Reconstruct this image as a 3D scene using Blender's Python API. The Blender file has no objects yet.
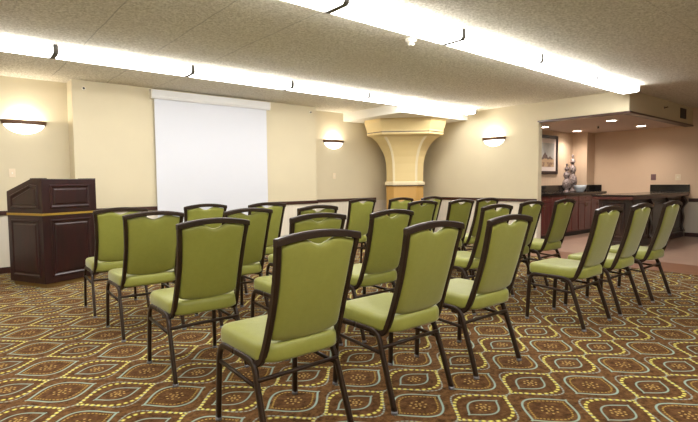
import bpy, bmesh, math, random
from math import sin, cos, pi, radians, sqrt
from mathutils import Vector, Matrix

scene = bpy.context.scene
col = scene.collection
random.seed(4)

# ------------------------------------------------------------------ colour / materials
def lin(r, g, b):
    def c(v):
        v /= 255.0
        return v / 12.92 if v <= 0.04045 else ((v + 0.055) / 1.055) ** 2.4
    return (c(r), c(g), c(b), 1.0)

def mat(name, color, rough=0.6, metal=0.0, spec=0.5, bump=0.0, bscale=60.0, vary=0.0, vscale=8.0, coat=0.0, sheen=0.0):
    m = bpy.data.materials.new(name); m.use_nodes = True
    nt = m.node_tree; b = nt.nodes['Principled BSDF']
    b.inputs['Base Color'].default_value = color
    b.inputs['Roughness'].default_value = rough
    b.inputs['Metallic'].default_value = metal
    b.inputs['Specular IOR Level'].default_value = spec
    b.inputs['Coat Weight'].default_value = coat
    b.inputs['Sheen Weight'].default_value = sheen
    if bump or vary:
        tc = nt.nodes.new('ShaderNodeTexCoord')
    if vary:
        n = nt.nodes.new('ShaderNodeTexNoise'); n.inputs['Scale'].default_value = vscale; n.inputs['Detail'].default_value = 4
        nt.links.new(tc.outputs['Object'], n.inputs['Vector'])
        mx = nt.nodes.new('ShaderNodeMix'); mx.data_type = 'RGBA'
        mx.inputs[6].default_value = tuple(c * (1 - vary) for c in color[:3]) + (1,)
        mx.inputs[7].default_value = tuple(min(1, c * (1 + vary)) for c in color[:3]) + (1,)
        nt.links.new(n.outputs['Fac'], mx.inputs[0]); nt.links.new(mx.outputs[2], b.inputs['Base Color'])
    if bump:
        n = nt.nodes.new('ShaderNodeTexNoise'); n.inputs['Scale'].default_value = bscale; n.inputs['Detail'].default_value = 3
        nt.links.new(tc.outputs['Object'], n.inputs['Vector'])
        bp = nt.nodes.new('ShaderNodeBump'); bp.inputs['Strength'].default_value = bump; bp.inputs['Distance'].default_value = 0.01
        nt.links.new(n.outputs['Fac'], bp.inputs['Height']); nt.links.new(bp.outputs['Normal'], b.inputs['Normal'])
    return m

def wood(name, c1, c2, rough=0.3, scale=(3, 3, 22), coat=0.3):
    m = mat(name, c1, rough, coat=coat)
    nt = m.node_tree; b = nt.nodes['Principled BSDF']
    tc = nt.nodes.new('ShaderNodeTexCoord'); mp = nt.nodes.new('ShaderNodeMapping')
    mp.inputs['Scale'].default_value = scale
    n = nt.nodes.new('ShaderNodeTexNoise'); n.inputs['Scale'].default_value = 2.0; n.inputs['Detail'].default_value = 6
    r = nt.nodes.new('ShaderNodeValToRGB')
    r.color_ramp.elements[0].color = c1; r.color_ramp.elements[0].position = .35
    r.color_ramp.elements[1].color = c2; r.color_ramp.elements[1].position = .7
    nt.links.new(tc.outputs['Object'], mp.inputs['Vector']); nt.links.new(mp.outputs['Vector'], n.inputs['Vector'])
    nt.links.new(n.outputs['Fac'], r.inputs['Fac']); nt.links.new(r.outputs['Color'], b.inputs['Base Color'])
    return m

def emit(name, color, strength):
    m = bpy.data.materials.new(name); m.use_nodes = True
    nt = m.node_tree; b = nt.nodes['Principled BSDF']
    b.inputs['Base Color'].default_value = (.85, .85, .85, 1)
    b.inputs['Roughness'].default_value = .4
    b.inputs['Emission Color'].default_value = color
    b.inputs['Emission Strength'].default_value = strength
    return m

# little expression wrapper around math nodes
class X:
    nt = None
    def __init__(s, v): s.v = v
    @staticmethod
    def op(kind, *a):
        n = X.nt.nodes.new('ShaderNodeMath'); n.operation = kind
        for i, q in enumerate(a):
            if isinstance(q, X): q = q.v
            if isinstance(q, (int, float)): n.inputs[i].default_value = q
            else: X.nt.links.new(q, n.inputs[i])
        return X(n.outputs[0])
    def __add__(s, o): return X.op('ADD', s, o)
    __radd__ = __add__
    def __sub__(s, o): return X.op('SUBTRACT', s, o)
    def __rsub__(s, o): return X.op('SUBTRACT', o, s)
    def __mul__(s, o): return X.op('MULTIPLY', s, o)
    __rmul__ = __mul__
    def __truediv__(s, o): return X.op('DIVIDE', s, o)
def xabs(a): return X.op('ABSOLUTE', a)
def xlt(a, b): return X.op('LESS_THAN', a, b)
def xgt(a, b): return X.op('GREATER_THAN', a, b)
def xmax(a, b): return X.op('MAXIMUM', a, b)
def xmin(a, b): return X.op('MINIMUM', a, b)
def xcos(a): return X.op('COSINE', a)
def xsin(a): return X.op('SINE', a)
def xsqrt(a): return X.op('SQRT', a)
def fold(a, period, phase):      # to [-period/2, period/2] around phase
    f = X.op('FLOORED_MODULO', (a - (phase - period / 2)), period)
    return f - period / 2
def soft(d, w, s=0.004):         # 1 where d<w with soft edge s
    n = X.nt.nodes.new('ShaderNodeMapRange'); n.clamp = True
    X.nt.links.new(d.v, n.inputs[0])
    n.inputs[1].default_value = w - s / 2; n.inputs[2].default_value = w + s / 2
    n.inputs[3].default_value = 1; n.inputs[4].default_value = 0
    return X(n.outputs[0])
def mixc(fac, a, b):
    n = X.nt.nodes.new('ShaderNodeMix'); n.data_type = 'RGBA'
    if isinstance(fac, X): X.nt.links.new(fac.v, n.inputs[0])
    else: n.inputs[0].default_value = fac
    for i, q in ((6, a), (7, b)):
        if isinstance(q, tuple): n.inputs[i].default_value = q
        else: X.nt.links.new(q, n.inputs[i])
    return n.outputs[2]
def start(name, rough=.8):
    m = bpy.data.materials.new(name); m.use_nodes = True; X.nt = m.node_tree
    b = X.nt.nodes['Principled BSDF']; b.inputs['Roughness'].default_value = rough
    tc = X.nt.nodes.new('ShaderNodeTexCoord'); sp = X.nt.nodes.new('ShaderNodeSeparateXYZ')
    X.nt.links.new(tc.outputs['Object'], sp.inputs[0])
    return m, b, tc, X(sp.outputs[0]), X(sp.outputs[1]), X(sp.outputs[2])
def noise(tc, scale, detail=3, rough=.5):
    n = X.nt.nodes.new('ShaderNodeTexNoise'); n.inputs['Scale'].default_value = scale
    n.inputs['Detail'].default_value = detail; n.inputs['Roughness'].default_value = rough
    X.nt.links.new(tc.outputs['Object'], n.inputs['Vector'])
    return X(n.outputs['Fac'])
def bump(b, h, strength, dist):
    n = X.nt.nodes.new('ShaderNodeBump'); n.inputs['Strength'].default_value = strength; n.inputs['Distance'].default_value = dist
    X.nt.links.new(h.v, n.inputs['Height']); X.nt.links.new(n.outputs['Normal'], b.inputs['Normal'])

# ---- carpet
def carpet_material():
    m, b, tc, x, y, z = start('patterned_carpet', .95)
    b.inputs['Specular IOR Level'].default_value = .1
    PX, PY = .4775, .4915
    # slight hand-woven wobble
    wob = noise(tc, 9, 1) - .5
    ax = fold(x + wob * .006, PX, 3.108); ay = fold(y + wob * .006, PY, .978)
    bx = fold(x + wob * .006, PX, 3.108 + PX / 2); by = fold(y + wob * .006, PY, .978 + PY / 2)
    def curve(px, py, H, W, sharp=1.0):
        """distance to an ogee of half height H, half width W (pointed along x)"""
        t = xmin(xabs(px) / W, 1.0) * pi
        c = xcos(t) * .5 + .5
        if sharp != 1.0: c = X.op('POWER', c, sharp)
        h = c * H
        sl = xsin(t) * (H * .5 * pi / W)
        d = (xabs(py) - h)
        dist = xabs(d) / xsqrt(sl * sl + 1.0)
        inside = xlt(xabs(px), W)
        return dist + (1.0 - inside) * 1.0, d
    def dash(px, py, H, W, per, duty, s=.2):
        """dashes cut square across the ogee, evenly spaced along it"""
        m_ = H * .5 * pi / W
        t = xmin(xabs(px) / W, 1.0) * pi
        sl = xsin(t) * m_
        h = (xcos(t) * .5 + .5) * H
        q = xabs(px) - sl * (xabs(py) - h) / (sl * sl + 1.0)
        k = m_ * m_ / 4 * .86
        S = q * (1 + k) - xsin(q * (2 * pi / W)) * (k * W / (2 * pi))
        return soft(xabs(fold(S, per, 0)) / per, duty / 2, s)
    def lens(px, py, H, W):
        """distance to a pointed lens of half height H, half width W"""
        q = xabs(px) / W
        u = X.op('POWER', xmax(1.0 - q * q, 0.0), .32)
        h = u * (1.0 - q * q) * H
        sl = q * u * (2.64 * H / W)
        d = xabs(py) - h
        return xabs(d) / xsqrt(sl * sl + 1.0) + (1.0 - xlt(xabs(px), W * 1.06)) * 1.0, d
    def ldash(px, py, H, W, per, duty, s=.2):
        q0 = xabs(px) / W
        u = X.op('POWER', xmax(1.0 - q0 * q0, 0.0), .32)
        sl = q0 * u * (2.64 * H / W)
        q = xabs(px) - sl * (xabs(py) - u * (1.0 - q0 * q0) * H) / (sl * sl + 1.0)
        S = q + q * q * q * (.6 * H * H / W ** 4 * 1.0)
        return soft(xabs(fold(S, per, 0)) / per, duty / 2, s)
    base1, base2, base3 = lin(50, 32, 16), lin(130, 93, 56), lin(96, 66, 38)
    n1 = noise(tc, 26, 5, .7)
    n2 = noise(tc, 3.2, 3)
    nr = X.nt.nodes.new('ShaderNodeMapRange'); X.nt.links.new(n1.v, nr.inputs[0]); nr.inputs[1].default_value = .35; nr.inputs[2].default_value = .65
    c = mixc(X(nr.outputs[0]), base1, base2)
    c = mixc(n2 * .5, c, base3)
    teal, blue, yel, gold, tan = lin(148, 168, 154), lin(150, 160, 150), lin(222, 212, 108), lin(178, 146, 72), lin(176, 144, 84)
    dark = lin(66, 40, 26)
    # A medallion
    dO, sO = curve(ax, ay, .195, .2388)
    dI, sI = lens(ax, ay, .157, .205)
    dM, sM = lens(ax, ay, .080, .122)
    c = mixc(xlt(sI, -.012) * xlt(xabs(ax), .2) * .25, c, dark)
    c = mixc(soft(dO, .0048, .004) * (dash(ax, ay, .195, .2388, .024, .6) * .65 + .3), c, blue)
    c = mixc(soft(dI, .0088, .006) * ldash(ax, ay, .157, .205, .0345, .52, .3), c, yel)
    c = mixc(soft(dM, .005, .004) * .9, c, teal)
    # centre rosette: two rings of dots
    def rosette(px, py, c, r1, r2, n_, colr):
        r = xsqrt(px * px + py * py)
        an = X.op('ARCTAN2', py, px)
        for rr, k in ((r1, n_), (r2, n_ * 2)):
            da = xabs(fold(an, 2 * pi / k, .2)) * rr
            dr = xabs(r - rr)
            dd = xsqrt(da * da + dr * dr)
            c = mixc(soft(dd, .0068, .004), c, colr)
        return c
    c = rosette(ax, ay * 1.05, c, .012, .036, 4, tan)
    # B medallion
    dB, sB = lens(bx, by, .145, .172)
    dC, sC = lens(bx, by, .114, .140)
    c = mixc(xlt(sC, -.006) * xlt(xabs(bx), .14) * .3, c, dark)
    c = mixc(soft(dB, .0058, .004), c, teal)
    c = mixc(soft(dC, .0045, .004) * ldash(bx, by, .114, .140, .02, .6) * .85, c, gold)
    c = rosette(bx, by * 1.1, c, .016, .044, 4, tan)
    X.nt.links.new(c, b.inputs['Base Color'])
    bump(b, noise(tc, 420, 2), .6, .004)
    return m

def ceiling_material():
    m, b, tc, x, y, z = start('popcorn_plaster', .95)
    b.inputs['Specular IOR Level'].default_value = .15
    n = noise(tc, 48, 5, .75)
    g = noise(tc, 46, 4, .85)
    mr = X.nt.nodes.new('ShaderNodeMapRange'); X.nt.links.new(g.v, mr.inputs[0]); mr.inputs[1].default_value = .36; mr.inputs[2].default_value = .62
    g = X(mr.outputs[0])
    c = mixc(g, lin(188, 179, 157), lin(254, 249, 236))  # speckle puts the popcorn grain's self-shadowing into the colour
    blot = noise(tc, 1.1, 3)
    c = mixc(soft(blot, .48, .25) * .25, c, lin(226, 216, 196))
    # faint seams between plaster boards, running across the room
    seam = soft(xabs(fold(x + (noise(tc, 2.0, 3) - .5) * .05, .685, .53)), .0045, .004)
    keep = soft(noise(tc, .55, 1), .56, .1) * xlt(x, 3.2)
    c = mixc(seam * keep * .45, c, lin(110, 98, 82))
    # cross seams
    seam2 = soft(xabs(fold(y, 1.22, 1.55)), .004, .004) * soft(noise(tc, .9, 1), .46, .06)
    c = mixc(seam2 * .3, c, lin(130, 118, 100))
    X.nt.links.new(c, b.inputs['Base Color'])
    bump(b, g, .6, .02)
    return m

def wall_material(name, up, low, rail=.8, rough=.7):
    m, b, tc, x, y, z = start(name, rough)
    b.inputs['Specular IOR Level'].default_value = .25
    n = noise(tc, 2.2, 4)
    upc = mixc(n, tuple(c * .95 for c in up[:3]) + (1,), tuple(min(1, c * 1.04) for c in up[:3]) + (1,))
    s = xsin((x + y) * (2 * pi / .085)) * .5 + .5
    s2 = xsin((x + y) * (2 * pi / .31)) * .5 + .5
    lowc = mixc(s * .5 + s2 * .3, low, tuple(c * .93 for c in low[:3]) + (1,))
    c = mixc(xlt(z, rail), upc, lowc)
    X.nt.links.new(c, b.inputs['Base Color'])
    bump(b, noise(tc, 160, 3), .15, .003)
    return m

def paper_material(name, a_, rough=.7):
    m, b, tc, x, y, z = start(name, rough)
    s = noise(tc, 5, 5)
    st = xsin((x + y) * (2 * pi / .12)) * .5 + .5
    c = mixc(s * .6 + st * .3, a_, tuple(c * .88 for c in a_[:3]) + (1,))
    X.nt.links.new(c, b.inputs['Base Color'])
    return m

def tile_material():
    m, b, tc, x, y, z = start('stone_tile', .35)
    n = noise(tc, 4, 4)
    c = mixc(n, lin(140, 112, 97), lin(170, 140, 122))
    g = xmin(xabs(fold(x, .61, 8.0)), xabs(fold(y, .61, .2)))
    c = mixc(soft(g, .004, .003) * .5, c, lin(120, 92, 78))
    X.nt.links.new(c, b.inputs['Base Color'])
    return m

def plank_material():
    m, b, tc, x, y, z = start('brown_plank', .4)
    mp = X.nt.nodes.new('ShaderNodeMapping'); mp.inputs['Scale'].default_value = (14, 1.2, 1)
    X.nt.links.new(tc.outputs['Object'], mp.inputs['Vector'])
    n = X.nt.nodes.new('ShaderNodeTexNoise'); n.inputs['Scale'].default_value = 2; n.inputs['Detail'].default_value = 6
    X.nt.links.new(mp.outputs['Vector'], n.inputs['Vector'])
    c = mixc(X(n.outputs['Fac']), lin(98, 62, 42), lin(140, 94, 66))
    c = mixc(soft(xabs(fold(x, .16, 7.2)), .002, .002) * .6, c, lin(60, 38, 26))
    X.nt.links.new(c, b.inputs['Base Color'])
    return m

def fabric_material(name, c1, c2):
    m, b, tc, x, y, z = start(name, .47)
    b.inputs['Specular IOR Level'].default_value = .5
    b.inputs['Sheen Weight'].default_value = .4
    b.inputs['Sheen Roughness'].default_value = .35
    n = noise(tc, 30, 4, .6)
    c = mixc(n, c1, c2)
    X.nt.links.new(c, b.inputs['Base Color'])
    bump(b, noise(tc, 300, 2), .15, .002)
    return m

def stone_material():
    m, b, tc, x, y, z = start('mottled_silver', .4)
    b.inputs['Metallic'].default_value = .25
    n = noise(tc, 34, 5, .7)
    r = X.nt.nodes.new('ShaderNodeMapRange'); X.nt.links.new(n.v, r.inputs[0]); r.inputs[1].default_value = .4; r.inputs[2].default_value = .62
    c = mixc(X(r.outputs[0]), lin(82, 68, 66), lin(188, 172, 170))
    X.nt.links.new(c, b.inputs['Base Color'])
    return m

def picture_material():
    # a plain generic desert landscape: pale sky, dark peaks, tan ground
    m, b, tc, x, y, z = start('landscape_print', .5)
    n = noise(tc, 7, 4)
    peak = 0.06 - xabs(x + .10) * .9 + (noise(tc, 14, 3) - .5) * .10
    peak2 = -0.02 - xabs(x - .12) * .6 + (noise(tc, 18, 3) - .5) * .08
    c = mixc(noise(tc, 5, 3), lin(150, 158, 162), lin(214, 206, 194))
    c = mixc(xlt(z, xmax(peak, peak2)), c, lin(112, 92, 86))
    c = mixc(xlt(z, n * .14 - .17), c, lin(196, 166, 132))
    c = mixc(xlt(z, -.17) * soft(n, .5, .1), c, lin(150, 118, 98))
    X.nt.links.new(c, b.inputs['Base Color'])
    return m

M = dict(
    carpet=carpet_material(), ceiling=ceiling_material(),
    wall=wall_material('cream_wall', lin(204, 193, 165), lin(216, 208, 192), .80),
    bar_wall=wall_material('bar_wall', lin(212, 186, 160), lin(206, 198, 184), .76),
    niche=paper_material('tan_wallpaper', lin(214, 188, 162)),
    tile=tile_material(), plank=plank_material(),
    trim=mat('dark_trim', lin(58, 30, 24), .35, coat=.2),
    bronze=mat('dark_bronze_metal', lin(44, 29, 19), .4, metal=.2, spec=.4, coat=.08),
    glide=mat('grey_glide', lin(120, 120, 124), .4),
    fabric=fabric_material('green_fabric', lin(132, 134, 56), lin(146, 147, 68)),
    housing=mat('white_enamel', lin(228, 228, 226), .4),
    diffuser=emit('fluorescent_diffuser', (1, .99, .97, 1), 15.0),
    screen=mat('screen_fabric', lin(206, 208, 216), .8),
    case=mat('screen_case_metal', lin(222, 222, 222), .45),
    mahogany=wood('mahogany', lin(30, 6, 9), lin(46, 11, 13), .35, (6, 6, 1.2), .08),
    cherry=wood('cherry_wood', lin(76, 26, 26), lin(98, 36, 32), .35, (6, 6, 1.2)),
    walnut=wood('bar_wood', lin(36, 20, 15), lin(58, 34, 24), .35, (6, 6, 1.2)),
    baredge=wood('bar_edge_wood', lin(70, 30, 26), lin(92, 42, 34), .3, (1.5, 6, 6)),
    granite=mat('black_granite', lin(28, 25, 25), .15, vary=.5, vscale=60),
    pull=mat('cabinet_pull', lin(120, 96, 70), .4, metal=.6),
    brass=mat('brass', lin(178, 146, 62), .35, metal=.5),
    oak=mat('honey_oak', lin(120, 90, 44), .5),
    capgrey=mat('end_cap_grey', lin(112, 110, 108), .7, spec=.1),
    white=mat('white_plastic', lin(232, 226, 212), .5),
    cream=mat('plate_plastic', lin(222, 206, 180), .5),
    darkplate=mat('brown_plate', lin(112, 82, 84), .5),
    black=mat('black_plastic', lin(26, 24, 26), .5),
    soffit=mat('white_soffit', lin(226, 222, 212), .8),
    nookceil=mat('bar_ceiling_paint', lin(196, 176, 162), .8),
    column=mat('column_paint', lin(208, 186, 134), .65, vary=.04, vscale=5),
    ledge=mat('column_ledge', lin(214, 200, 166), .6),
    pedestal=mat('column_pedestal_paint', lin(190, 148, 80), .55, vary=.06, vscale=6),
    glass=emit('sconce_glass', (1, .95, .86, 1), 2.6),
    spot=emit('downlight_lens', (1, .9, .74, 1), 14.0),
    nickel=mat('brushed_nickel', lin(170, 160, 150), .35, metal=.8),
    sbronze=mat('sconce_bronze', lin(96, 70, 52), .4, metal=.4),
    stone=stone_material(), print_=picture_material(),
    matboard=mat('mat_board', lin(228, 214, 206), .8),
    frame=mat('picture_frame', lin(34, 16, 20), .4),
    bluish=mat('pale_blue_ceramic', lin(198, 206, 214), .4, vary=.25, vscale=14),
    ventdark=mat('vent_dark', lin(46, 36, 34), .5),
)

# ------------------------------------------------------------------ geometry helpers
def obj(name, bm, m, parent=None, smooth=False, bev=0.0, mats=None):
    me = bpy.data.meshes.new(name)
    bmesh.ops.recalc_face_normals(bm, faces=bm.faces[:])
    bm.to_mesh(me); bm.free()
    o = bpy.data.objects.new(name, me); col.objects.link(o)
    for q in (mats or [m]): me.materials.append(q)
    if smooth:
        for p in me.polygons: p.use_smooth = True
    if bev:
        md = o.modifiers.new('bevel', 'BEVEL'); md.width = bev; md.segments = 2; md.limit_method = 'ANGLE'; md.angle_limit = radians(40)
    if parent is not None: o.parent = parent
    return o
def box(bm, x0, x1, y0, y1, z0, z1):
    v = [bm.verts.new(p) for p in ((x0, y0, z0), (x1, y0, z0), (x1, y1, z0), (x0, y1, z0), (x0, y0, z1), (x1, y0, z1), (x1, y1, z1), (x0, y1, z1))]
    for f in ((3, 2, 1, 0), (4, 5, 6, 7), (0, 1, 5, 4), (1, 2, 6, 5), (2, 3, 7, 6), (3, 0, 4, 7)):
        bm.faces.new([v[i] for i in f])
def boxes(*bs):
    bm = bmesh.new()
    for b in bs: box(bm, *b)
    return bm
def loft(bm, loops, caps=True, closed=True):
    rings = [[bm.verts.new(p) for p in l] for l in loops]
    n = len(rings[0])
    for a, b in zip(rings, rings[1:]):
        for i in range(n if closed else n - 1):
            j = (i + 1) % n
            bm.faces.new((a[i], a[j], b[j], b[i]))
    if caps:
        bm.faces.new(rings[0][::-1]); bm.faces.new(rings[-1])
    return rings
def sweep(bm, pts, w, d, side=Vector((1, 0, 0)), r=.3, cap=True):
    """rounded rectangular tube: w along `side`, d across it, along pts"""
    pts = [Vector(p) for p in pts]; loops = []
    ws = w if isinstance(w, (list, tuple)) else [w] * len(pts)
    for i, p in enumerate(pts):
        t = (pts[min(i + 1, len(pts) - 1)] - pts[max(i - 1, 0)]).normalized()
        s = (side - t * side.dot(t)).normalized(); n = t.cross(s)
        hw, hd = ws[i] / 2, d / 2; c = min(hw, hd) * r
        prof = [(hw - c, -hd), (hw, -hd + c), (hw, hd - c), (hw - c, hd), (-hw + c, hd), (-hw, hd - c), (-hw, -hd + c), (-hw + c, -hd)]
        loops.append([p + s * a + n * b for a, b in prof])
    loft(bm, loops, cap)
def tube(bm, pts, r, n=12):
    pts = [Vector(p) for p in pts]; loops = []
    rs = r if isinstance(r, (list, tuple)) else [r] * len(pts)
    for i, p in enumerate(pts):
        t = (pts[min(i + 1, len(pts) - 1)] - pts[max(i - 1, 0)]).normalized()
        a = Vector((0, 0, 1)) if abs(t.z) < .9 else Vector((1, 0, 0))
        s = t.cross(a).normalized(); q = t.cross(s)
        loops.append([p + (s * cos(2 * pi * k / n) + q * sin(2 * pi * k / n)) * rs[i] for k in range(n)])
    loft(bm, loops)
def lathe(bm, prof, c=(0, 0, 0), n=24):
    loft(bm, [[(c[0] + r * cos(2 * pi * k / n), c[1] + r * sin(2 * pi * k / n), c[2] + z) for k in range(n)] for r, z in prof])
def curve_pts(p, n=4):
    """Catmull-Rom through the points"""
    p = [Vector(q) for q in p]; out = []
    for i in range(len(p) - 1):
        a = p[max(i - 1, 0)]; b = p[i]; c = p[i + 1]; d = p[min(i + 2, len(p) - 1)]
        for k in range(n):
            t = k / n
            out.append(.5 * ((2 * b) + (c - a) * t + (2 * a - 5 * b + 4 * c - d) * t * t + (3 * b - a - 3 * c + d) * t ** 3))
    out.append(p[-1]); return out
def empty(name, loc=(0, 0, 0), rz=0):
    o = bpy.data.objects.new(name, None); col.objects.link(o)
    o.location = loc; o.rotation_euler = (0, 0, rz); o.empty_display_size = .1
    return o
def tag(o, label, cat, group=None):
    o['label'] = label; o['category'] = cat
    if group: o['group'] = group
    return o
def struct(o, label=None):
    o['kind'] = 'structure'
    if label: o['label'] = label
    return o
def copy_tree(o, parent=None):
    c = o.copy(); col.objects.link(c)
    if parent is not None: c.parent = parent
    for ch in [q for q in kids.get(o.name, [])]:
        copy_tree(ch, c)
    return c
kids = {}
def remember(root):
    for o in list(bpy.data.objects):
        if o.parent is not None: kids.setdefault(o.parent.name, [])
    for k in list(kids): kids[k] = [o for o in bpy.data.objects if o.parent is not None and o.parent.name == k]

# ------------------------------------------------------------------ room shell
CH = 2.688
XL, YB, XR, YF = -2.6, -2.2, 12.05, 8.1
struct(obj('floor', boxes((XL, 7.2, YB, YF, -.1, 0), (7.2, 8.82, 4.77, YF, -.1, 0)), M['carpet']), 'brown patterned carpet under the chairs')
struct(obj('floor_wood_border', boxes((7.2, 8.0, YB, 4.77, -.1, .004)), M['plank']), 'brown wood plank border beside the carpet')
struct(obj('floor_tile', boxes((8.0, XR, YB, 4.77, -.1, .003), (8.82, XR, 4.77, 5.5, -.1, .003)), M['tile']), 'pinkish tile floor around the bar')
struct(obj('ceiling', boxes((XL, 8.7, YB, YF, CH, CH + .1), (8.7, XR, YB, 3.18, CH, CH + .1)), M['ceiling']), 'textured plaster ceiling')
struct(obj('wall_front', boxes((XL, 8.82, YF, YF + .12, 0, CH)), M['wall']), 'cream front wall')
struct(obj('wall_center', boxes((1.45, 5.68, 7.76, YF, 0, CH)), M['wall']), 'cream wall section standing forward behind the screen')
struct(obj('wall_left', boxes((XL - .12, XL, YB, YF, 0, CH)), M['wall']))
struct(obj('wall_back', boxes((XL, XR, YB - .12, YB, 0, CH)), M['wall']))
struct(obj('wall_right', boxes((8.7, 8.82, 4.77, YF, 0, CH)), M['wall']), 'cream right wall beside the bar opening')
# dropped header over the bar
struct(obj('wall_header', boxes((8.7, 8.82, 3.18, 4.77, 2.33, CH), (8.82, XR, 3.18, 3.30, 2.33, CH)), M['wall']), 'cream header above the bar opening')
struct(obj('ceiling_bar', boxes((8.82, XR, 3.30, 5.5, 2.335, 2.43)), M['nookceil']), 'lower ceiling over the bar')
struct(obj('trim_1', boxes((8.68, 8.83, 3.16, 4.77, 2.31, 2.340), (8.83, XR, 3.16, 3.31, 2.31, 2.340)), M['trim']), 'dark trim along header bottom edge')
struct(obj('wall_bar_side', boxes((8.82, XR, 5.5, 5.62, 0, 2.43), (11.65, XR, 5.15, 5.5, 0, 2.43)), M['niche']))
struct(obj('wall_bar_back', boxes((XR, XR + .12, 3.24, 5.5, 0, CH), (XR, XR + .12, YB, 3.24, 0, CH)), M['bar_wall']), 'tan wall behind the bar')
# column with flared capital in the far corner and the white slab it carries
struct(obj('ceiling_slab', boxes((6.66, 8.7, 6.38, YF, 2.515, CH)), M['soffit']), 'white dropped slab over the corner column')
CX, CY = 7.90, 7.48
cu, cv = Vector((.7071, -.7071, 0)), Vector((.7071, .7071, 0))
def octa(a, k, z):
    pr = [(-k, -1), (k, -1), (1, -k), (1, k), (k, 1), (-k, 1), (-1, k), (-1, -k)]
    out = []
    for p, q in pr:
        a_ = a * .91
        v = Vector((CX, CY, z)) + cu * (p * a_) + cv * (q * a_)
        out.append((min(v.x, 8.695), min(v.y, 8.095), z))
    return out
col_root = empty('column', (0, 0, 0)); struct(col_root, 'cream column with flared capital in the far corner')
bm = bmesh.new()
loft(bm, [octa(.44, .6, z) for z in (0, 1.13)])
struct(obj('pedestal', bm, M['pedestal'], col_root))
bm = bmesh.new(); loft(bm, [octa(.47, .6, 1.135), octa(.475, .6, 1.15), octa(.475, .6, 1.2), octa(.455, .6, 1.22)])
struct(obj('ledge', bm, M['ledge'], col_root, bev=.006))
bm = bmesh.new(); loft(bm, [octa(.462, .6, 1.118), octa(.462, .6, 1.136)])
struct(obj('ledge_dark_line', bm, M['trim'], col_root))  # thin dark strip just beneath the ledge
bm = bmesh.new()
loft(bm, [octa(a, .6, z) for a, z in ((.435, 1.2), (.435, 1.4), (.445, 1.6), (.475, 1.75), (.52, 1.87), (.585, 1.98), (.665, 2.07), (.76, 2.15), (.83, 2.19))])
struct(obj('flared_shaft', bm, M['column'], col_root))
# raised ribs on the shaft arrises
bm = bmesh.new()
for s in (-1, 1):
    pts = []
    for a, z in ((.435, 1.2), (.435, 1.4), (.445, 1.6), (.475, 1.75), (.52, 1.87), (.585, 1.98), (.665, 2.07), (.76, 2.15)):
        pts.append(Vector((CX, CY, z)) + cu * (s * .6 * a * .91) + cv * (-a * .91))
    sweep(bm, pts, .05, .02, side=cu)
struct(obj('rib', bm, M['ledge'], col_root))
bm = bmesh.new(); loft(bm, [octa(.86, .6, 2.18), octa(.885, .6, 2.20), octa(.885, .6, 2.235)])
struct(obj('capital_lip', bm, M['column'], col_root))
bm = bmesh.new(); loft(bm, [octa(.875, .6, 2.235), octa(.875, .6, 2.255)])
struct(obj('capital_line', bm, M['trim'], col_root))
bm = bmesh.new(); loft(bm, [octa(.885, .6, 2.255), octa(.885, .6, 2.29), octa(.94, .6, 2.44), octa(.94, .6, 2.515)])
struct(obj('capital_block', bm, M['column'], col_root))

def rails(z0, z1, t):
    return [(XL, 1.45 - t, YF - t, YF, z0, z1), (1.45 - t, 5.68 + t, 7.76 - t, 7.76, z0, z1), (1.45 - t, 1.45, 7.76, YF, z0, z1),
            (5.68, 5.68 + t, 7.76, YF, z0, z1), (5.68 + t, 7.6, YF - t, YF, z0, z1)]
struct(obj('trim_2', boxes(*rails(.80, .86, .022)), M['trim'], bev=.004), 'dark chair rail on the front wall')
struct(obj('trim_3', boxes((8.678, 8.7, 4.77, 7.15, .80, .86)), M['trim'], bev=.004), 'dark chair rail on the right wall')
struct(obj('trim_4', boxes((XR - .022, XR, YB, 3.20, .735, .81)), M['trim'], bev=.004), 'dark chair rail right of the bar')
struct(obj('baseboard_front', boxes(*rails(0, .085, .015)), M['trim'], bev=.003))
struct(obj('baseboard_right', boxes((8.685, 8.7, 4.77, 7.15, 0, .085)), M['trim'], bev=.003))
struct(obj('baseboard_bar', boxes((XR - .015, XR, YB, 3.26, 0, .085)), M['trim'], bev=.003))
# the jamb of the opening
struct(obj('trim_5', boxes((8.695, 8.825, 4.755, 4.771, 0, 2.33)), M['wall']), 'painted jamb of the bar opening')

# ------------------------------------------------------------------ fluorescent strips
def fixture(x0, x1, yn, label, group):
    label = label.replace('white fluorescent segment', 'fluorescent segment')
    r = empty('fluorescent_fixture', ((x0 + x1) / 2, yn + .15, CH)); tag(r, label, 'ceiling light', group)
    L = (x1 - x0) / 2 - .006
    bm = bmesh.new(); box(bm, -L, L, -.10, .10, -.03, 0); obj('housing', bm, M['housing'], r)
    prof = [(-.15, 0), (-.15, -.075), (-.12, -.10), (.09, -.10), (.155, -.06), (.155, 0)]
    prof = [(-.15, -.004), (-.15, -.07), (-.145, -.085), (-.13, -.097), (-.11, -.10), (.08, -.10), (.12, -.09), (.145, -.07), (.155, -.05), (.155, -.004)]
    bm = bmesh.new(); loft(bm, [[(x, a, b) for a, b in prof] for x in (-L + .019, L - .019)])
    obj('diffuser', bm, M['diffuser'], r)
    for s in (-1, 1):
        bm = bmesh.new(); loft(bm, [[(x, a * 1.04, b * 1.05) for a, b in prof] for x in (s * (L - .02), s * (L + .005))])
        obj('end_cap', bm, M['capgrey'], r)
xs = [-2.0, -.5, .98, 2.47, 3.955, 5.455, 6.95, 8.47]
nm = ['at its far end beside the left wall', 'above the podium side', 'segment above the podium-side chairs', 'second visible segment', 'middle segment', 'segment past the middle', 'last segment at the bar end']
G1, G2, G3 = 'fluorescent segments of the strip over the chairs', 'fluorescent segments of the strip beside the screen wall', 'fluorescent segments of the strip over the room entrance'
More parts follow.
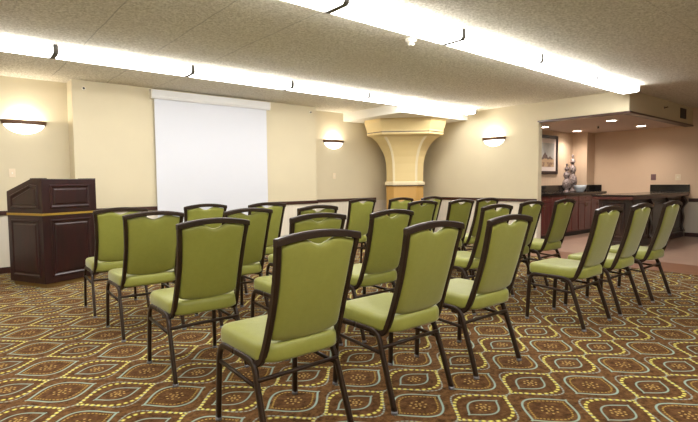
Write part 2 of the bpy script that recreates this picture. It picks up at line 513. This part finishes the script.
lab1 = {2: 'white fluorescent segment over the chairs, cut by the photo top edge', 3: 'white fluorescent segment over the chairs, the one just above the smoke detector',
        4: 'white fluorescent segment over the chairs, next past the smoke detector toward the bar', 5: 'white fluorescent segment over the chairs, last but one before the bar header',
        6: 'white fluorescent segment ending the strip at the bar header corner'}
lab2 = {1: 'white fluorescent segment by the screen wall, above the left wall sconce', 2: 'white fluorescent segment by the screen wall, between podium and screen',
        3: 'white fluorescent segment by the screen wall, directly above the projection screen', 4: 'white fluorescent segment by the screen wall, just past the screen case',
        5: 'white fluorescent segment by the screen wall, above the sconce next to the column', 6: 'white fluorescent segment by the screen wall, passing before the column slab'}
for i in range(7):
    fixture(xs[i], xs[i + 1], 2.95, lab1.get(i, 'white fluorescent segment over the chairs, nearer the left wall, segment %s' % ('beside the wall' if i == 0 else 'one in from the wall')), G1)
    x1 = xs[i + 1] - (.05 if i == 6 else 0)
    fixture(xs[i], x1, 5.96, lab2.get(i, 'white fluorescent segment by the screen wall, beside the left wall'), G2)
for i in range(5):
    fixture(xs[i], xs[i + 1], -.1, 'fluorescent segment over the room rear, ' + ['beside the left wall', 'one in from the left wall', 'two in from the left wall', 'last but one toward the bar', 'at the bar end'][i], G3)

# ------------------------------------------------------------------ small ceiling / wall items
d = empty('smoke_detector', (3.80, 3.50, CH)); tag(d, 'small white smoke detector on the ceiling beside the fluorescent strip', 'smoke detector')
bm = bmesh.new(); lathe(bm, [(.058, 0), (.058, -.028), (.05, -.036), (.036, -.038)]); obj('base', bm, M['white'], d, True)
bm = bmesh.new(); lathe(bm, [(.034, -.038), (.034, -.062), (.024, -.072)]); obj('sensor_head', bm, M['white'], d, True)

def sensor(x, y, label):
    e = empty('wall_sensor', (x, y, 2.575)); tag(e, label, 'sensor', 'small round sensors high on the screen wall section')
    bm = bmesh.new()
    for k, rr in ((0, .024), (1, .024)): pass
    loft(bm, [[(r * cos(a), yy, r * sin(a)) for a in [2 * pi * q / 16 for q in range(16)]] for r, yy in ((.026, 0), (.026, -.012), (.018, -.018))])
    obj('bezel', bm, M['white'], e)
    bm = bmesh.new(); loft(bm, [[(r * cos(a), yy, r * sin(a)) for a in [2 * pi * q / 16 for q in range(16)]] for r, yy in ((.015, -.018), (.013, -.026))])
    obj('lens', bm, M['black'], e)
sensor(1.60, 7.76, 'small dark round sensor high on the wall above the podium')
sensor(5.55, 7.76, 'small dark round sensor high on the wall between screen and sconce')

def plate(loc, rz, label, m, cat, two=True, w=.075, h=.12, group=None):
    e = empty('wall_plate', loc, rz); tag(e, label, cat, group)
    bm = boxes((-w / 2, w / 2, -.008, 0, -h / 2, h / 2)); obj('cover', bm, m, e, bev=.003)
    if two:
        for s in (-1, 1):
            obj('socket', boxes((-.017, .017, -.011, -.008, s * .027 - .016, s * .027 + .016)), M['darkplate'] if m is M['darkplate'] else M['white'], e, bev=.002)
    else:
        obj('toggle', boxes((-.008, .008, -.02, -.008, -.014, .014)), M['white'], e, bev=.002)
plate((.745, 8.1, 1.375), 0, 'small white switch plate on the wall behind the podium', M['cream'], 'switch', False)
plate((6.39, 8.1, 1.35), 0, 'small cream switch plate below the sconce left of the column', M['cream'], 'switch', False)
plate((XR, 3.876, 1.265), -pi / 2, 'brown plate on the tan wall above the bar counter', M['darkplate'], 'outlet', True, .10, .13)
plate((XR, 3.41, 1.255), -pi / 2, 'pale plate on the tan wall right of the brown one', M['cream'], 'outlet', False, .10, .13)

# header side: vent grille and small sprinkler
v = empty('vent_grille', (11.42, 3.18, 2.525)); tag(v, 'dark square vent grille on the side of the header', 'vent')
obj('frame', boxes((-.17, .17, -.012, 0, -.10, -.085), (-.17, .17, -.012, 0, .085, .10), (-.17, -.15, -.012, 0, -.085, .085), (.15, .17, -.012, 0, -.085, .085)), M['ventdark'], v)
obj('backing', boxes((-.15, .15, -.004, 0, -.085, .085)), M['black'], v)
bm = bmesh.new()
for k in range(7): box(bm, -.15, .15, -.011, -.004, -.08 + k * .0245, -.07 + k * .0245)
obj('slats', bm, M['ventdark'], v)
s = empty('side_sprinkler', (10.35, 3.182, 2.545)); tag(s, 'small sprinkler head sticking out of the side of the header', 'sprinkler')
bm = bmesh.new(); tube(bm, [(0, 0, 0), (0, -.008, 0)], .028); obj('escutcheon', bm, M['nickel'], s, True)
bm = bmesh.new(); tube(bm, [(0, -.008, 0), (0, -.05, 0)], .009); box(bm, -.022, .022, -.058, -.05, -.004, .012); obj('nozzle', bm, M['sbronze'], s)

# bar ceiling: downlights and a sprinkler
for (x, y, lab) in ((9.72, 5.19, 'round recessed downlight over the cabinets, nearest the opening edge'), (11.12, 5.15, 'round recessed downlight over the cabinets, above the urns'),
                    (9.75, 3.87, 'round recessed downlight over the bar, nearer the header corner'), (11.24, 3.87, 'round recessed downlight over the bar, nearer the back wall')):
    e = empty('downlight', (x, y, 2.335)); tag(e, lab, 'ceiling light', 'recessed downlights over the bar')
    bm = bmesh.new()
    n = 28
    loft(bm, [[(r * cos(2 * pi * k / n), r * sin(2 * pi * k / n), zz) for k in range(n)] for r, zz in ((.115, 0), (.115, -.006), (.09, -.010), (.09, -.002))], caps=False)
    obj('trim_ring', bm, M['white'], e, True)
    bm = bmesh.new(); lathe(bm, [(.09, -.003), (.08, -.008), (.03, -.011)]); obj('lens', bm, M['spot'], e)
    l = bpy.data.lights.new('downlight_lamp', 'SPOT'); l.energy = 76; l.color = (1, .90, .79); l.spot_size = radians(150); l.spot_blend = 1.0; l.shadow_soft_size = .08
    lo = bpy.data.objects.new('downlight_lamp', l); lo.location = (0, 0, -.03); lo.parent = e; col.objects.link(lo)
e = empty('ceiling_sprinkler', (10.56, 4.45, 2.335)); tag(e, 'small dark sprinkler in the middle of the bar ceiling', 'sprinkler')
bm = bmesh.new(); lathe(bm, [(.035, 0), (.03, -.008)]); obj('escutcheon', bm, M['nickel'], e)
bm = bmesh.new(); lathe(bm, [(.012, -.008), (.012, -.035), (.026, -.037), (.026, -.042)]); obj('nozzle', bm, M['black'], e)

# ------------------------------------------------------------------ sconces
def sconce(loc, rz, label):
    e = empty('wall_sconce', loc, rz); tag(e, label, 'wall lamp', 'half-bowl wall sconces')
    W, D, H = .262, .13, .175
    n = 20
    angs = [pi + pi * k / n for k in range(n + 1)]        # local y negative = into the room
    bm = bmesh.new(); loops = []
    for j in range(9):
        t = j / 8 * pi / 2
        r, z = cos(t), -sin(t) * H
        r = max(r, .02)
        loops.append([(W * .96 * r * cos(a), D * .96 * r * sin(a), z) for a in angs])
    loft(bm, loops, caps=False, closed=False)
    obj('glass_bowl', bm, M['glass'], e, True)
    bm = bmesh.new()
    loft(bm, [[(W * k1 * cos(a), D * k1 * sin(a), z) for a in angs] for k1, z in ((1.0, -.045), (1.04, 0), (1.04, .012), (.96, .012), (.94, -.045), (1.0, -.045))], caps=False, closed=False)
    obj('metal_band', bm, M['sbronze'], e, True)
    obj('back_plate', boxes((-.06, .06, -.012, 0, -.10, -.01)), M['sbronze'], e, bev=.003)
    l = bpy.data.lights.new('sconce_lamp', 'POINT'); l.energy = 13; l.color = (1, .92, .80); l.shadow_soft_size = .035
    lo = bpy.data.objects.new('sconce_lamp', l); lo.location = (0, -.062, .0); lo.parent = e; col.objects.link(lo)
sconce((.91, 8.1, 2.09), 0, 'half-bowl wall sconce on the wall above the podium')
sconce((6.38, 8.1, 2.09), 0, 'half-bowl wall sconce between the screen and the column')
sconce((8.7, 5.72, 2.09), -pi / 2, 'half-bowl wall sconce on the wall between column and bar')

# ------------------------------------------------------------------ projection screen
e = empty('projection_screen', (3.555, 7.71, 2.66)); tag(e, 'white pull-down projection screen hanging on the front wall', 'projection screen')
bm = bmesh.new()
prof = [(-.05, 0), (-.05, -.10), (-.035, -.135), (.03, -.135), (.05, -.10), (.05, 0)]
loft(bm, [[(x, a, b) for a, b in prof] for x in (-1.035, 1.035)]); obj('case', bm, M['case'], e, bev=.004)
for s in (-1, 1):
    bm = bmesh.new(); loft(bm, [[(x, a * 1.04, b * 1.04 + .002) for a, b in prof] for x in (s * 1.035, s * 1.05)]); obj('case_end', bm, M['white'], e)
obj('fabric', boxes((-.99, .99, .006, .010, -2.1, -.13)), M['screen'], e)
bm = bmesh.new(); tube(bm, [(-1.0, .008, -2.1), (1.0, .008, -2.1)], .014); obj('bottom_bar', bm, M['case'], e, True)

# ------------------------------------------------------------------ podium
P = empty('podium', (.87, 6.535, 0), radians(25)); tag(P, 'dark mahogany podium with brass band standing by the left sconce wall', 'podium')
W, D = .70, .665
obj('base', boxes((.03, W - .03, .03, D - .03, 0, .05)), M['oak'], P)
obj('cabinet_body', boxes((0, W, 0, D, .05, .85)), M['mahogany'], P, bev=.006)
obj('brass_band', boxes((-.006, W + .006, -.006, D + .006, .85, .876)), M['brass'], P)
bm = bmesh.new()
pr = [(0, .876), (D, .876), (D, 1.135), (.2, 1.278), (.0, 1.278)]
loft(bm, [[(x, a, b) for a, b in pr] for x in (0, W)])
up = obj('reading_desk', bm, M['mahogany'], P, bev=.005)
for a_, b_ in ((0, .07), (W - .1, W)):
    obj('desk_rim', boxes((a_, b_, 0, .2, 1.277, 1.286)), M['mahogany'], P)
def panel_front(x0, x1, z0, z1, y=0, k=1.0):
    bm = bmesh.new()
    def ring(i, yy): return [(x0 + i, yy, z0 + i), (x1 - i, yy, z0 + i), (x1 - i, yy, z1 - i), (x0 + i, yy, z1 - i)]
    loft(bm, [ring(0, y), ring(.008, y - .012 * k), ring(.02 / k, y - .012 * k), ring(.034 / k, y - .002 - .010 * (k < 1) * k * .55), ring(.05 / k ** .5, y - .002 - .010 * (k < 1) * k * .55), ring(.062 / k ** .5, y - .010 * k)])
    return bm
def panel_side(y0, y1, zs0, z1a, z1b, x=0):
    bm = bmesh.new()
    def ring(i, xx): return [(xx, y0 + i, zs0 + i), (xx, y1 - i, zs0 + i), (xx, y1 - i, z1b - i), (xx, y0 + i, z1a - i)]
    loft(bm, [ring(0, x), ring(.008, x - .012), ring(.02, x - .012), ring(.034, x - .002), ring(.05, x - .002), ring(.062, x - .010)])
    return bm
obj('panel', panel_front(.09, W - .09, .93, 1.21), M['mahogany'], P)
obj('panel', panel_front(.09, W - .09, .12, .80), M['mahogany'], P)
bm = bmesh.new()
def r5(i, xx): return [(xx, .07 + i, .93 + i), (xx, D - .07 - i, .93 + i), (xx, D - .07 - i, 1.09 - i), (xx, .21 - i * .2, 1.215 - i), (xx, .07 + i, 1.205 - i)]
loft(bm, [r5(0, 0), r5(.008, -.012), r5(.02, -.012), r5(.034, -.002), r5(.046, -.002), r5(.056, -.01)])
obj('panel', bm, M['mahogany'], P)
obj('panel', panel_side(.07, D - .07, .12, .80, .80), M['mahogany'], P)

# ------------------------------------------------------------------ chairs
def yback(z):
    pts = [(.385, -.115), (.392, -.14), (.402, -.158), (.42, -.175), (.46, -.196), (.55, -.226), (.65, -.258), (.74, -.285), (.86, -.314), (.972, -.342), (1.02, -.352)]
    for (a, b), (c, d_) in zip(pts, pts[1:]):
        if z <= c: return b + (d_ - b) * (z - a) / (c - a)
    return pts[-1][1]
def wback(z):    # half width to the frame tube's outer side
    pts = [(.36, .222), (.45, .216), (.60, .211), (.72, .211), (.85, .217), (.972, .229), (1.02, .23)]
    for (a, b), (c, d_) in zip(pts, pts[1:]):
        if z <= c: return b + (d_ - b) * (z - a) / (c - a)
    return pts[-1][1]
def make_chair():
    r = empty('banquet_chair')
    T = .027
    # legs: each side is one bent tube seen as a front and a rear leg joined under the seat
    for s in (-1, 1):
        x = s * .222
        fr = curve_pts([(s * .232, .232, .012), (s * .229, .224, .20), (s * .226, .217, .33), (x, .205, .375), (x, .175, .398), (x, .13, .402), (x, .05, .402)], 4)
        bm = bmesh.new(); sweep(bm, fr, .022, T + .004, r=.45); L = obj('leg', bm, M['bronze'], r, True)
        bm = bmesh.new(); tube(bm, [(s * .232, .232, 0), (s * .232, .232, .016)], .017, 10); obj('glide', bm, M['glide'], L, True)
        rr = curve_pts([(s * .234, -.264, .012), (s * .230, -.215, .16), (s * .226, -.165, .30), (x, -.142, .36), (x, -.115, .392), (x, -.07, .402), (x, .05, .402)], 4)
        bm = bmesh.new(); sweep(bm, rr, .022, T + .004, r=.45); L = obj('leg', bm, M['bronze'], r, True)
        bm = bmesh.new(); tube(bm, [(s * .234, -.266, 0), (s * .234, -.263, .016)], .017, 10); obj('glide', bm, M['glide'], L, True)
        bm = bmesh.new(); sweep(bm, [(s * .227, .212, .312), (s * .227, -.168, .292)], .016, .018, r=.4); obj('stretcher', bm, M['bronze'], r, True)
    bm = bmesh.new(); sweep(bm, [(-.226, -.17, .325), (.226, -.17, .325)], .018, .018, side=Vector((0, 1, 0)), r=.4); obj('stretcher', bm, M['bronze'], r, True)
    bm = boxes((-.215, .215, .15, .175, .378, .402))
    obj('seat_frame', bm, M['bronze'], r)
    bm = boxes((-.215, .215, -.10, -.075, .378, .402))
    obj('seat_frame', bm, M['bronze'], r)
    # seat cushion
    bm = bmesh.new()
    def rr_loop(z, inset, crown=0):
        pts = []
        x0, y0, y1 = .225 - inset, -.232 + inset, .245 - inset
        for cx, cy, a0, R in ((x0, y1, 0, .06), (-x0, y1, 90, .06), (-x0, y0, 180, .10), (x0, y0, 270, .10)):
            R = max(R - inset * .6, .01)
            ccx = cx - math.copysign(R, cx); ccy = cy - (R if cy > 0 else -R)
            for k in range(6):
                a = radians(a0 + 90 * k / 5)
                pts.append((ccx + R * cos(a), ccy + R * sin(a), z))
        return pts
    loft(bm, [rr_loop(.405, .012), rr_loop(.412, .003), rr_loop(.425, 0), rr_loop(.462, 0), rr_loop(.478, .004), rr_loop(.488, .012), rr_loop(.493, .024), rr_loop(.496, .06), rr_loop(.499, .12), rr_loop(.500, .17)])
    obj('seat', bm, M['fabric'], r, True)
    # back frame: two uprights that curl under the seat, and the arched top rail
    zs = [.387, .392, .398, .406, .42, .44, .48, .54, .62, .70, .78, .86, .93, .965]
    bm = bmesh.new()
    for s in (-1, 1):
        pts = [(s * .212, -.06, .384), (s * .212, -.09, .384)] + [(s * (wback(z) - .013), yback(z), z) for z in zs]
        sweep(bm, pts, .026, .034, r=.4)
    pts = []
    for k in range(17):
        u = -1 + k / 8
        pts.append((u * .229, -.340 - .008 * (1 - u * u), .955 + .026 * (1 - u * u)))
    loops = []
    for p in pts:
        a, b_, c_ = p
        loops.append([(a, b_ - .017, c_ - .017), (a, b_ + .017, c_ - .017), (a, b_ + .017, c_ + .012), (a, b_ + .011, c_ + .017), (a, b_ - .011, c_ + .017), (a, b_ - .017, c_ + .012)])
    loft(bm, loops)
    bf = obj('back_frame', bm, M['bronze'], r)
    md = bf.modifiers.new('bevel', 'BEVEL'); md.width = .003; md.segments = 2; md.limit_method = 'ANGLE'; md.angle_limit = radians(50)
    # upholstered pad
    bm = bmesh.new()
    ss = [-1, -.985, -.95, -.88, -.75, -.6, -.5, -.42, -.37, -.32, -.27, -.22, -.17, -.11, -.055, 0]; ss = ss + [-q for q in ss[-2::-1]]
    ts = [0, .008, .03, .07, .15, .28, .42, .56, .7, .82, .9, .95, .98, .993, 1]
    def P_(s, t, side):
        zt = .940 + .024 * (1 - s * s)
        xa = s * .2
        dd = abs(xa) / .078
        if dd < 1: zt -= .030 * (.5 + .5 * cos(pi * dd)) ** .75
        elif dd < 1.9: zt += .004 * sin(pi * (dd - 1) / .9)
        zb = .506 - .022 * (1 - s * s)
        z = zb + (zt - zb) * t
        w = wback(z) - .024
        if t < .06: w -= .02 * (1 - t / .06) ** 2
        th = .021 * (max(0, 1 - abs(s) ** 10)) ** .5 * (max(0, 1 - abs(2 * t - 1) ** 16)) ** .5
        bul = .006 * (1 - s * s) * (1 - (2 * t - 1) ** 2)
        return (s * w, yback(z) + side * (th + bul * (.6 if side < 0 else 1.3)), z)
    for side in (-1, 1):
        g = [[bm.verts.new(P_(s, t, side)) for s in ss] for t in ts]
        for a in range(len(ts) - 1):
            for b_ in range(len(ss) - 1):
                bm.faces.new((g[a][b_], g[a][b_ + 1], g[a + 1][b_ + 1], g[a + 1][b_]))
    bmesh.ops.remove_doubles(bm, verts=bm.verts[:], dist=.0004)
    obj('backrest', bm, M['fabric'], r, True)
    return r
proto = make_chair(); remember(proto)
ROW = {0: 'rearmost row', 1: 'second row from rear', 2: 'third row from rear', 3: 'front row'}
COLN = ['podium-side seat of the block nearer the podium', 'middle seat of the block nearer the podium', 'aisle seat of the block nearer the podium',
        'aisle seat of the block nearer the bar', 'middle seat of the block nearer the bar', 'bar-side seat of the block nearer the bar']
CH_POS = {(0, 0): (1.26, 2.042, 0), (0, 1): (1.977, 1.989, 0), (0, 2): (2.681, 1.976, -1), (0, 3): (4.104, 1.967, -.8), (0, 4): (4.784, 1.958, 0), (0, 5): (5.53, 1.94, -.7),
          (1, 0): (1.247, 3.083, -.5), (1, 1): (1.975, 3.004, -1.3), (1, 2): (2.607, 2.942, 1.5), (1, 3): (3.858, 2.833, -.9), (1, 4): (4.743, 3.0, 1.4), (1, 5): (5.417, 2.968, .6),
          (2, 0): (1.249, 4.163, -.7), (2, 1): (1.966, 4.013, 1.7), (2, 2): (2.684, 3.989, .4), (2, 3): (4.143, 3.967, -2), (2, 4): (4.677, 3.847, 0), (2, 5): (5.33, 3.93, 0),
          (3, 0): (1.251, 5.036, -2.6), (3, 1): (2.095, 5.139, -1.2), (3, 2): (2.704, 4.944, 0), (3, 3): (4.177, 5.042, .4), (3, 4): (4.761, 4.91, .6), (3, 5): (5.373, 4.894, 1.2)}
first = True
for (rw, cl), (x, y, a) in CH_POS.items():
    o = proto if first else copy_tree(proto)
    first = False
    o.location = (x, y, 0); o.rotation_euler = (0, 0, radians(a))
    tag(o, 'green chair, %s, %s' % (ROW[rw], COLN[cl]), 'chair', 'green banquet chairs in rows facing the screen')

# ------------------------------------------------------------------ bar and cabinets
B = empty('bar_counter', (9.0, 3.2, 0)); tag(B, 'dark wooden bar with black top running out from the tan wall', 'bar')
BL = XR - 9.0
obj('body', boxes((.12, BL - .005, .10, .60, .0, .86)), M['walnut'], B)
obj('base_molding', boxes((.09, BL - .005, .07, .63, 0, .12)), M['walnut'], B, bev=.012)
obj('edge_molding', boxes((0, BL - .002, 0, .68, .862, .918)), M['baredge'], B, bev=.012)
obj('countertop', boxes((-.01, BL - .002, -.01, .69, .918, .945)), M['granite'], B, bev=.004)
bm = bmesh.new()
def ringx(y0, y1, z0, z1, i, xx): return [(xx, y0 + i, z0 + i), (xx, y1 - i, z0 + i), (xx, y1 - i, z1 - i), (xx, y0 + i, z1 - i)]
a = (.16, .54, .17, .80)
loft(bm, [ringx(*a, 0, .12), ringx(*a, .01, .104), ringx(*a, .03, .104), ringx(*a, .045, .115), ringx(*a, .06, .115), ringx(*a, .075, .106)])
obj('end_panel', bm, M['walnut'], B)
for k in range(3):
    x0 = .24 + k * .95; x1 = x0 + .74
    bm = panel_front(x0, x1, .17, .80, .10); obj('front_panel', bm, M['walnut'], B)
def scroll(x, z0=.12, z1=.86):
    """S-shaped corbel: profile in y-z, thickness along x"""
    prof = []
    n = 22
    for k in range(n + 1):
        t = k / n; z = z1 - (z1 - z0) * t
        bulge = .075 * math.exp(-((t - .17) / .13) ** 2) + .03 * math.exp(-((t - .62) / .16) ** 2) + .045 * math.exp(-((t - 1) / .08) ** 2) + .012
        prof.append((.10 - bulge, z))
    prof = prof + [(.11, z0), (.11, z1)]
    bm = bmesh.new(); loft(bm, [[(xx, a_, b_) for a_, b_ in prof] for xx in (x - .05, x + .05)])
    return bm
for x in (.17, .83 + .27, 1.99, BL - .08):
    obj('corbel', scroll(x), M['walnut'], B, bev=.003)
s = obj('backsplash', boxes((XR - .024, XR - .003, 3.19, 3.93, .946, 1.10)), M['granite']); tag(s, 'black granite backsplash on the tan wall above the bar end', 'backsplash')

GCAB = 'cherry base cabinets under the black counter'
cl = ['against the opening jamb, left of the second cabinet', 'behind the leaning chair back, with one drawer', 'in the middle of the run, below the urns', 'one before the bar end hides it', 'at the tan wall end, behind the bar']
w = .615
for k in range(5):
    x0 = 8.865 + k * w
    e = empty('base_cabinet', (x0, 4.88, 0)); tag(e, 'cherry base cabinet ' + cl[k], 'cabinet', GCAB)
    obj('carcass', boxes((.001, w - .001, .02, .54 if k < 4 else .24, .10, .905)), M['cherry'], e)
    obj('toe_kick', boxes((.001, w - .001, .08, .5 if k < 4 else .24, 0, .10)), M['black'], e)
    dr = obj('drawer', panel_front(.006, w - .006, .745, .895, .02, .7), M['cherry'], e)
    bm = bmesh.new(); tube(bm, [(w / 2 - .04, -.018, .82), (w / 2 + .04, -.018, .82)], .005); tube(bm, [(w / 2 - .04, 0.008, .82), (w / 2 - .04, -.018, .82)], .004); tube(bm, [(w / 2 + .04, .008, .82), (w / 2 + .04, -.018, .82)], .004)
    obj('handle', bm, M['pull'], dr, True)
    for s_ in (0, 1):
        a0 = .012 + s_ * (w / 2 - .006); a1 = a0 + w / 2 - .018
        dd = obj('door', panel_front(a0 - .004, a1 + .004, .12, .735, .02, .7), M['cherry'], e)
        hx = w / 2 + (-.035 if s_ == 0 else .035)
        bm = bmesh.new(); tube(bm, [(hx, -.018, .63), (hx, -.018, .70)], .005); tube(bm, [(hx, .008, .64), (hx, -.018, .64)], .004); tube(bm, [(hx, .008, .69), (hx, -.018, .69)], .004)
        obj('handle', bm, M['pull'], dd, True)
o = obj('countertop', boxes((8.825, 11.645, 4.85, 5.495, .907, .95), (11.645, XR - .003, 4.85, 5.145, .907, .95)), M['granite'], bev=.004)
tag(o, 'black granite countertop over the cherry cabinets, carrying the urns', 'countertop')
o = obj('backsplash', boxes((8.825, 11.645, 5.475, 5.495, .951, 1.10), (11.625, 11.645, 5.15, 5.475, .951, 1.10), (11.645, XR - .003, 5.125, 5.145, .951, 1.10), (XR - .024, XR - .003, 4.97, 5.125, .951, 1.10)), M['granite'])
tag(o, 'black granite backsplash behind the urns, turning round the wall pier', 'backsplash')

# framed print
F = empty('framed_picture', (10.43, 5.5, 1.79)); tag(F, 'dark framed landscape print on the wall above the cabinets', 'picture')
fw, fh, ft = .465, .435, .07
obj('frame', boxes((-fw, fw, -.03, 0, fh - ft, fh), (-fw, fw, -.03, 0, -fh, -fh + ft), (-fw, -fw + ft, -.03, 0, -fh + ft, fh - ft), (fw - ft, fw, -.03, 0, -fh + ft, fh - ft)), M['frame'], F, bev=.006)
obj('mat_board', boxes((-fw + ft, fw - ft, -.012, 0, -fh + ft, fh - ft)), M['matboard'], F)
pp = obj('print', boxes((-.30, .30, -.015, -.012, -.27, .26)), M['print_'], F)

# urns and bowl
def urn(x, y, s, k, label):
    e = empty('decorative_urn', (x, y, .951)); tag(e, label, 'urn', 'mottled grey finial urns on the black counter')
    pr_ = [(.075, 0), (.08, .01), (.05, .03), (.045, .05), (.09, .09), (.105, .14), (.095, .19), (.055, .235), (.05, .25), (.075, .28), (.082, .31), (.07, .34), (.035, .37), (.03, .385)]
    bm = bmesh.new(); lathe(bm, [(r * k, z * s) for r, z in pr_]); obj('body', bm, M['stone'], e, True)
    cap_ = [(.03, .385), (.05, .395), (.055, .42), (.04, .445), (.018, .46), (.016, .47), (.026, .485), (.024, .505), (.006, .52)]
    bm = bmesh.new(); lathe(bm, [(r * k, z * s) for r, z in cap_]); obj('finial', bm, M['stone'], e, True)
urn(10.56, 5.10, 1.22, .88, 'shorter mottled grey finial urn at the front of the counter')
urn(11.38, 5.36, 1.68, 1.0, 'taller mottled grey finial urn standing behind the shorter one')
e = empty('ceramic_bowl', (10.99, 5.0, .951)); tag(e, 'pale blue patterned low bowl beside the urns', 'bowl')
bm = bmesh.new(); lathe(bm, [(.07, 0), (.075, .012), (.115, .08), (.135, .15), (.125, .15), (.10, .09), (.05, .02)]); obj('bowl_body', bm, M['bluish'], e, True)

# ------------------------------------------------------------------ world, camera
wd = bpy.data.worlds.new('World'); scene.world = wd; wd.use_nodes = True
wd.node_tree.nodes['Background'].inputs[0].default_value = (.5, .5, .5, 1); wd.node_tree.nodes['Background'].inputs[1].default_value = .05

f, yaw, pitch, roll = 483.59, radians(50.0), radians(3.335), radians(-.513)
cam = bpy.data.cameras.new('camera'); cam.sensor_width = 36; cam.lens = f / 698 * 36; cam.clip_start = .05
co = bpy.data.objects.new('camera', cam); col.objects.link(co); scene.camera = co
Fv = Vector((cos(yaw) * cos(pitch), sin(yaw) * cos(pitch), -sin(pitch)))
R0 = Vector((sin(yaw), -cos(yaw), 0)); U0 = R0.cross(Fv)
R = R0 * cos(roll) + U0 * sin(roll); U = U0 * cos(roll) - R0 * sin(roll)
mtx = Matrix((R, U, -Fv)).transposed().to_4x4(); mtx.translation = Vector((0, 0, 1.2))
co.matrix_world = mtx

scene.view_settings.view_transform = 'Standard'; scene.view_settings.look = 'None'
scene.view_settings.exposure = 0.19; scene.view_settings.gamma = 1.0; scene.view_settings.use_curve_mapping = False
scene.cycles.max_bounces = 8; scene.cycles.diffuse_bounces = 5
scene.cycles.use_denoising = True
scene.cycles.sample_clamp_indirect = 6
